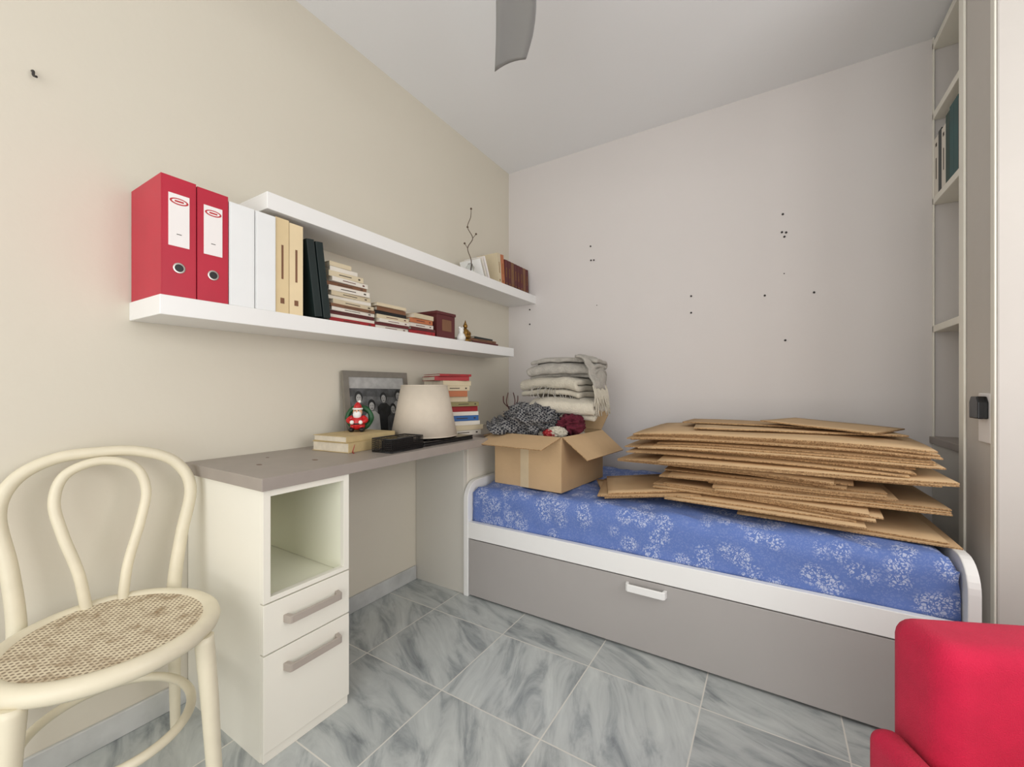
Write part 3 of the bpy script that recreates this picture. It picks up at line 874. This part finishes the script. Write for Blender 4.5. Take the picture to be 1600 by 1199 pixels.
# ------------------------------------------------------------------ bentwood chair
chair = empty('bentwood_chair', (.325, -2.305, 0), math.radians(-9))
def cpart(name, fn, **kw):
    b = B(name); fn(b); return b.done(kw.get('bevel', 0), chair)
sz = .475
def seatpts(a_, b_, z):
    out = []
    for i in range(24):
        t = 2 * math.pi * i / 24
        wdt = 1 + .06 * math.cos(t)
        out.append((a_ * math.cos(t), b_ * math.sin(t) * wdt, z))
    return out
cpart('seat_rim', lambda b: b.tube(seatpts(.205, .19, sz - .018), .022, 'chair_cream', closed=True, seg=12, sub=3, flat=.95))
def cane(b):
    k = b.mi('cane')
    pts = [Vector(q) for q in seatpts(.198, .184, sz - .004)]
    c = b.bm.verts.new((0, 0, sz - .010)); vs = [b.bm.verts.new(q) for q in pts]
    for i in range(len(vs)):
        f = b.bm.faces.new((c, vs[i], vs[(i + 1) % len(vs)])); f.material_index = k; f.smooth = True
cpart('cane_seat', cane)
def back(b):
    pts = [(-.235, -.160, 0), (-.215, -.155, .2), (-.20, -.148, .44), (-.215, -.160, .60), (-.235, -.180, .74), (-.248, -.152, .820), (-.255, -.085, .863), (-.257, 0, .871),
           (-.255, .085, .864), (-.248, .165, .825), (-.235, .203, .74), (-.215, .176, .60), (-.20, .155, .44), (-.215, .160, .2), (-.235, .165, 0)]
    rd = [.012, .015, .018, .0165, .016, .0155, .015, .015, .015, .0155, .016, .0165, .018, .015, .012]
    b.tube(pts, rd, 'chair_cream', seg=12, sub=8)
cpart('back_frame', back)
def inner(b):
    pts = [(-.185, -.028, .455), (-.195, -.043, .56), (-.212, -.072, .67), (-.228, -.086, .755), (-.238, -.064, .822), (-.243, 0.004, .848), (-.238, .072, .822), (-.228, .096, .755), (-.212, .082, .67), (-.195, .053, .56), (-.185, .040, .455)]
    b.tube(pts, .012, 'chair_cream', seg=12, sub=8)
cpart('back_loop', inner)
def legs(b):
    for s in (-1, 1):
        b.tube([(.15, s * .15, sz - .03), (.165, s * .158, .3), (.18, s * .165, .12), (.20, s * .175, 0)], [.021, .019, .016, .013], 'chair_cream', seg=12, sub=6)
cpart('front_legs', legs)
def ring(b):
    pts = []
    for i in range(20):
        t = 2 * math.pi * i / 20
        pts.append((-.015 + .185 * math.cos(t), .155 * math.sin(t), .235))
    b.tube(pts, .011, 'chair_cream', closed=True, seg=10, sub=3)
cpart('stretcher_ring', ring)

# ------------------------------------------------------------------ armchair
arm = empty('red_armchair', (1.862, -1.572, 0), math.atan2(-.41, -.91))
def apart(name, x0, x1, y0, y1, z0, z1, m='fabric_red', bev=.035):
    b = B(name); b.box(x0, x1, y0, y1, z0, z1, m); o = b.done(bev, arm, bseg=5)
    for q in o.data.polygons: q.use_smooth = True
    return o
apart('arm_1', -.66, 0, 0, .13, .10, .617)
apart('arm_2', -.66, 0, .64, .77, .10, .617)
apart('backrest', -.66, -.50, .132, .638, .10, .80)
apart('seat_base', -.50, -.01, .132, .638, .10, .28)
apart('seat_cushion', -.495, .055, .133, .637, .285, .420, bev=.04)
apart('cushion_lip', .002, .058, .03, .74, .287, .418, bev=.025)
for i, (x, y) in enumerate([(-.06, .06), (-.6, .06), (-.06, .71), (-.6, .71)]):
    b = B('leg_%d' % (i + 1)); b.lathe([(.015, 0), (.022, .105)], 'twig', TR(x, y, 0), 12); b.done(0, arm)

# ------------------------------------------------------------------ ceiling fan
fan = empty('ceiling_fan', (1.125, -1.775, 0), 0)
b = B('motor')
b.lathe([(.07, H - .001), (.065, H - .05), (.02, H - .07), (.015, 2.50), (.06, 2.48), (.10, 2.45), (.11, 2.40), (.09, 2.34), (.04, 2.31), (.001, 2.305)], 'fan_grey', None, 32, True)
b.done(0, fan)
aim = math.atan2(.84, -.53)
for kk in range(3):
    b = B('blade_%d' % (kk + 1)); k = b.mi('fan_grey')
    M = Matrix.Rotation(aim + kk * 2 * math.pi / 3, 4, 'Z')
    rows = []
    for i in range(25):
        s = i / 24; x = .09 + .57 * s
        wd = .035 + .040 * math.sin(min(1, s * 1.6) * math.pi / 2) - .012 * s
        row = []
        for j in range(7):
            q = j / 6 * 2 - 1
            xe = x + .055 * q * max(0, (s - .7) / .3)
            row.append(b.bm.verts.new(M @ Vector((xe, q * wd - .02 * math.sin(s * math.pi), 2.37 + q * .035 * (1 - .5 * s) - .012 * q * q))))
        rows.append(row)
    for a, c in zip(rows[:-1], rows[1:]):
        for j in range(6):
            f = b.bm.faces.new((a[j], a[j + 1], c[j + 1], c[j])); f.material_index = k; f.smooth = True
    b.done(0, fan, 0, True, .006)

# ------------------------------------------------------------------ lights & camera
w = bpy.data.worlds.new('World'); scene.world = w; w.use_nodes = True
w.node_tree.nodes['Background'].inputs[0].default_value = (1.0, .99, .98, 1)
w.node_tree.nodes['Background'].inputs[1].default_value = 0.9
def area(name, loc, target, sx, sy, e, col):
    l = bpy.data.lights.new(name, 'AREA'); l.shape = 'RECTANGLE'; l.size = sx; l.size_y = sy; l.energy = e; l.color = col
    o = bpy.data.objects.new(name, l); o.location = loc
    d = Vector(target) - Vector(loc); o.rotation_euler = d.to_track_quat('-Z', 'Y').to_euler(); scene.collection.objects.link(o)
area('window_daylight', (3.03, -1.9, 1.55), (0, -1.5, 1.5), 1.5, 1.3, 22, (1.0, .985, .96))
area('rear_fill', (1.6, -4.1, 1.3), (1.2, 0, 1.7), 2.4, 2.2, 37, (1.0, .985, .96))  # added fill behind the camera, lifts ceiling and walls; no doorway there

cam = bpy.data.cameras.new('camera'); co = bpy.data.objects.new('camera', cam)
co.location = (1.673, -2.652, 1.05); co.rotation_euler = (math.radians(90), 0, math.radians(31.8))
cam.lens = 14.715; cam.sensor_width = 36; cam.shift_y = .0047; cam.clip_start = .01
scene.collection.objects.link(co); scene.camera = co
